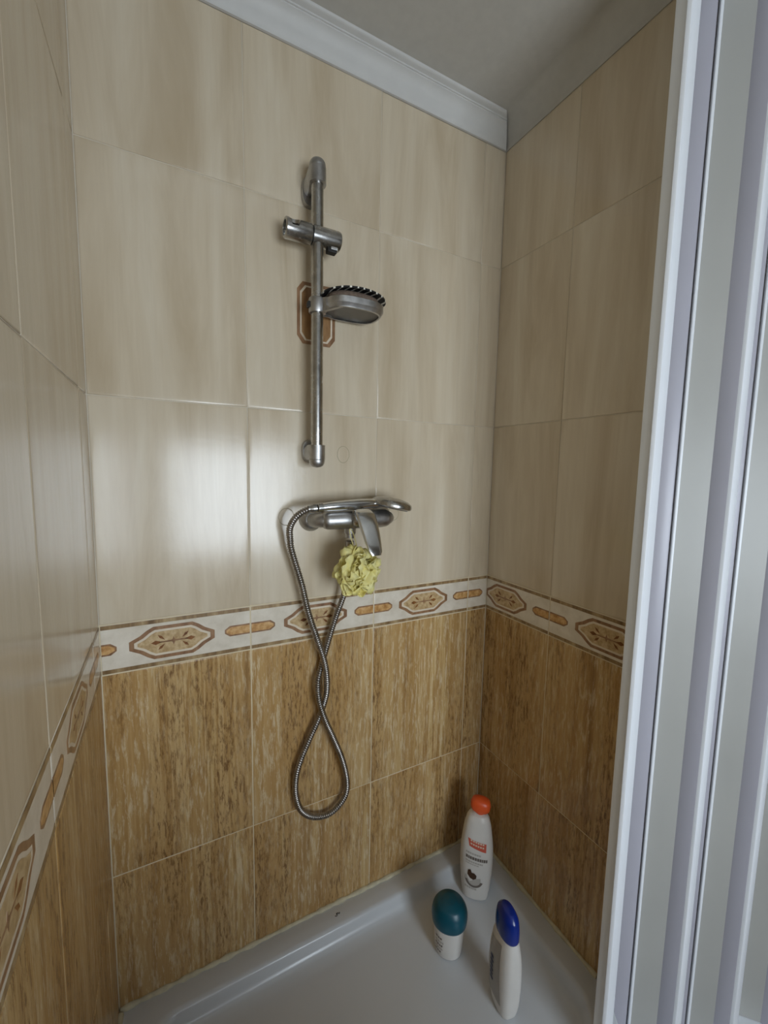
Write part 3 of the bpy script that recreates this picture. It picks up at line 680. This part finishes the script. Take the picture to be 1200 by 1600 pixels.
blob('coconut_piece', S1, [(-0.021, 0.094), (-0.014, 0.097), (-0.011, 0.088), (-0.004, 0.088), (0.002, 0.082), (0.001, 0.073), (-0.006, 0.068), (-0.015, 0.071), (-0.022, 0.080)], M['coco'], wb, off=0.0012)
# squat bottle with teal cap
tb = thing('lotion_bottle', 'short white bottle with domed teal cap in the shower tray', 'bottle', (0.6960, -0.1930, FL-0.002), math.radians(-42))
S2 = dense([(0, 0.027, 0.025, 2.2), (0.003, 0.0310, 0.029, 2.2), (0.02, 0.0335, 0.0315, 2.2), (0.055, 0.0355, 0.033, 2.2), (0.072, 0.0360, 0.0335, 2.2), (0.080, 0.0330, 0.031, 2.1)])
bottle_body('bottle_body', S2, M['wplast'], tb)
S2c = dense([(0.0785, 0.0375, 0.036, 2.1), (0.082, 0.0415, 0.0400, 2.1), (0.100, 0.0430, 0.0415, 2.1), (0.114, 0.0395, 0.0380, 2.1), (0.1265, 0.0310, 0.030, 2.1), (0.1325, 0.017, 0.0165, 2.0), (0.134, 0.004, 0.004, 2.0)], 4)
bottle_body('cap', S2c, M['teal'], tb)
for k, (z, w) in enumerate(((0.056, 0.016), (0.046, 0.020), (0.037, 0.018), (0.028, 0.016), (0.019, 0.013))):
    x = -0.029
    while x < -0.029+w:
        L = random.uniform(0.0025, 0.005); decal('label_text', S2, ((x, z-0.0022), (x+L, z-0.0022), (x+L, z+0.0022), (x, z+0.0022)), M['ink' if k % 2 == 0 else 'palegrey'], tb, nu=2); x += L+0.0012
# flat bottle with blue cap
bb = thing('shower_gel_bottle', 'flat white bottle with glossy blue cap nearest the shower door', 'bottle', (0.7400, -0.3340, FL-0.002), math.radians(-12))
S3 = dense([(0, 0.017, 0.026, 3.0), (0.004, 0.0205, 0.0310, 3.0), (0.028, 0.0240, 0.0360, 3.0), (0.085, 0.0262, 0.0390, 2.9), (0.130, 0.0252, 0.0380, 2.8), (0.162, 0.0215, 0.034, 2.5), (0.178, 0.0185, 0.030, 2.3)])
bottle_body('bottle_body', S3, M['wplast'], bb)
S3c = dense([(0.1770, 0.0190, 0.0305, 2.2), (0.1800, 0.0200, 0.0320, 2.2), (0.2020, 0.0200, 0.0320, 2.2), (0.2210, 0.0175, 0.0285, 2.2), (0.2330, 0.0110, 0.018, 2.1), (0.2360, 0.003, 0.005, 2.0)], 4)
bottle_body('cap', S3c, M['blue'], bb)
decal('grey_label', S3, ((-0.026, 0.030), (0.022, 0.030), (0.014, 0.165), (-0.022, 0.155)), M['greylab'], bb, face='x', nu=10)
z = 0.118
for k in range(6):
    L = 0.0075; decal('label_text', S3, ((-0.016, z-L), (-0.005, z-L), (-0.005+0.002*(k % 2), z), (-0.016, z)), M['navy'], bb, face='x', off=0.0011, nu=2); z -= L+0.0028
# a dark hair curled on the tray rim
hb = bmesh.new(); hq = [Vector((0.0, 0, 0)), Vector((0.004, -0.002, 0)), Vector((0.007, 0.001, 0)), Vector((0.005, 0.0035, 0)), Vector((0.0085, 0.004, 0)), Vector((0.012, 0.001, 0)), Vector((0.014, 0.004, 0))]
sweep(hb, catmull(hq, 6), 0.0006, 6); ho = link('hair_curl', hb, M['dark'], None, smooth=179); ho.location = (0.463, -0.031, 0.1007)
tag(ho, 'tiny dark curled hair on the white tray rim', 'hair')
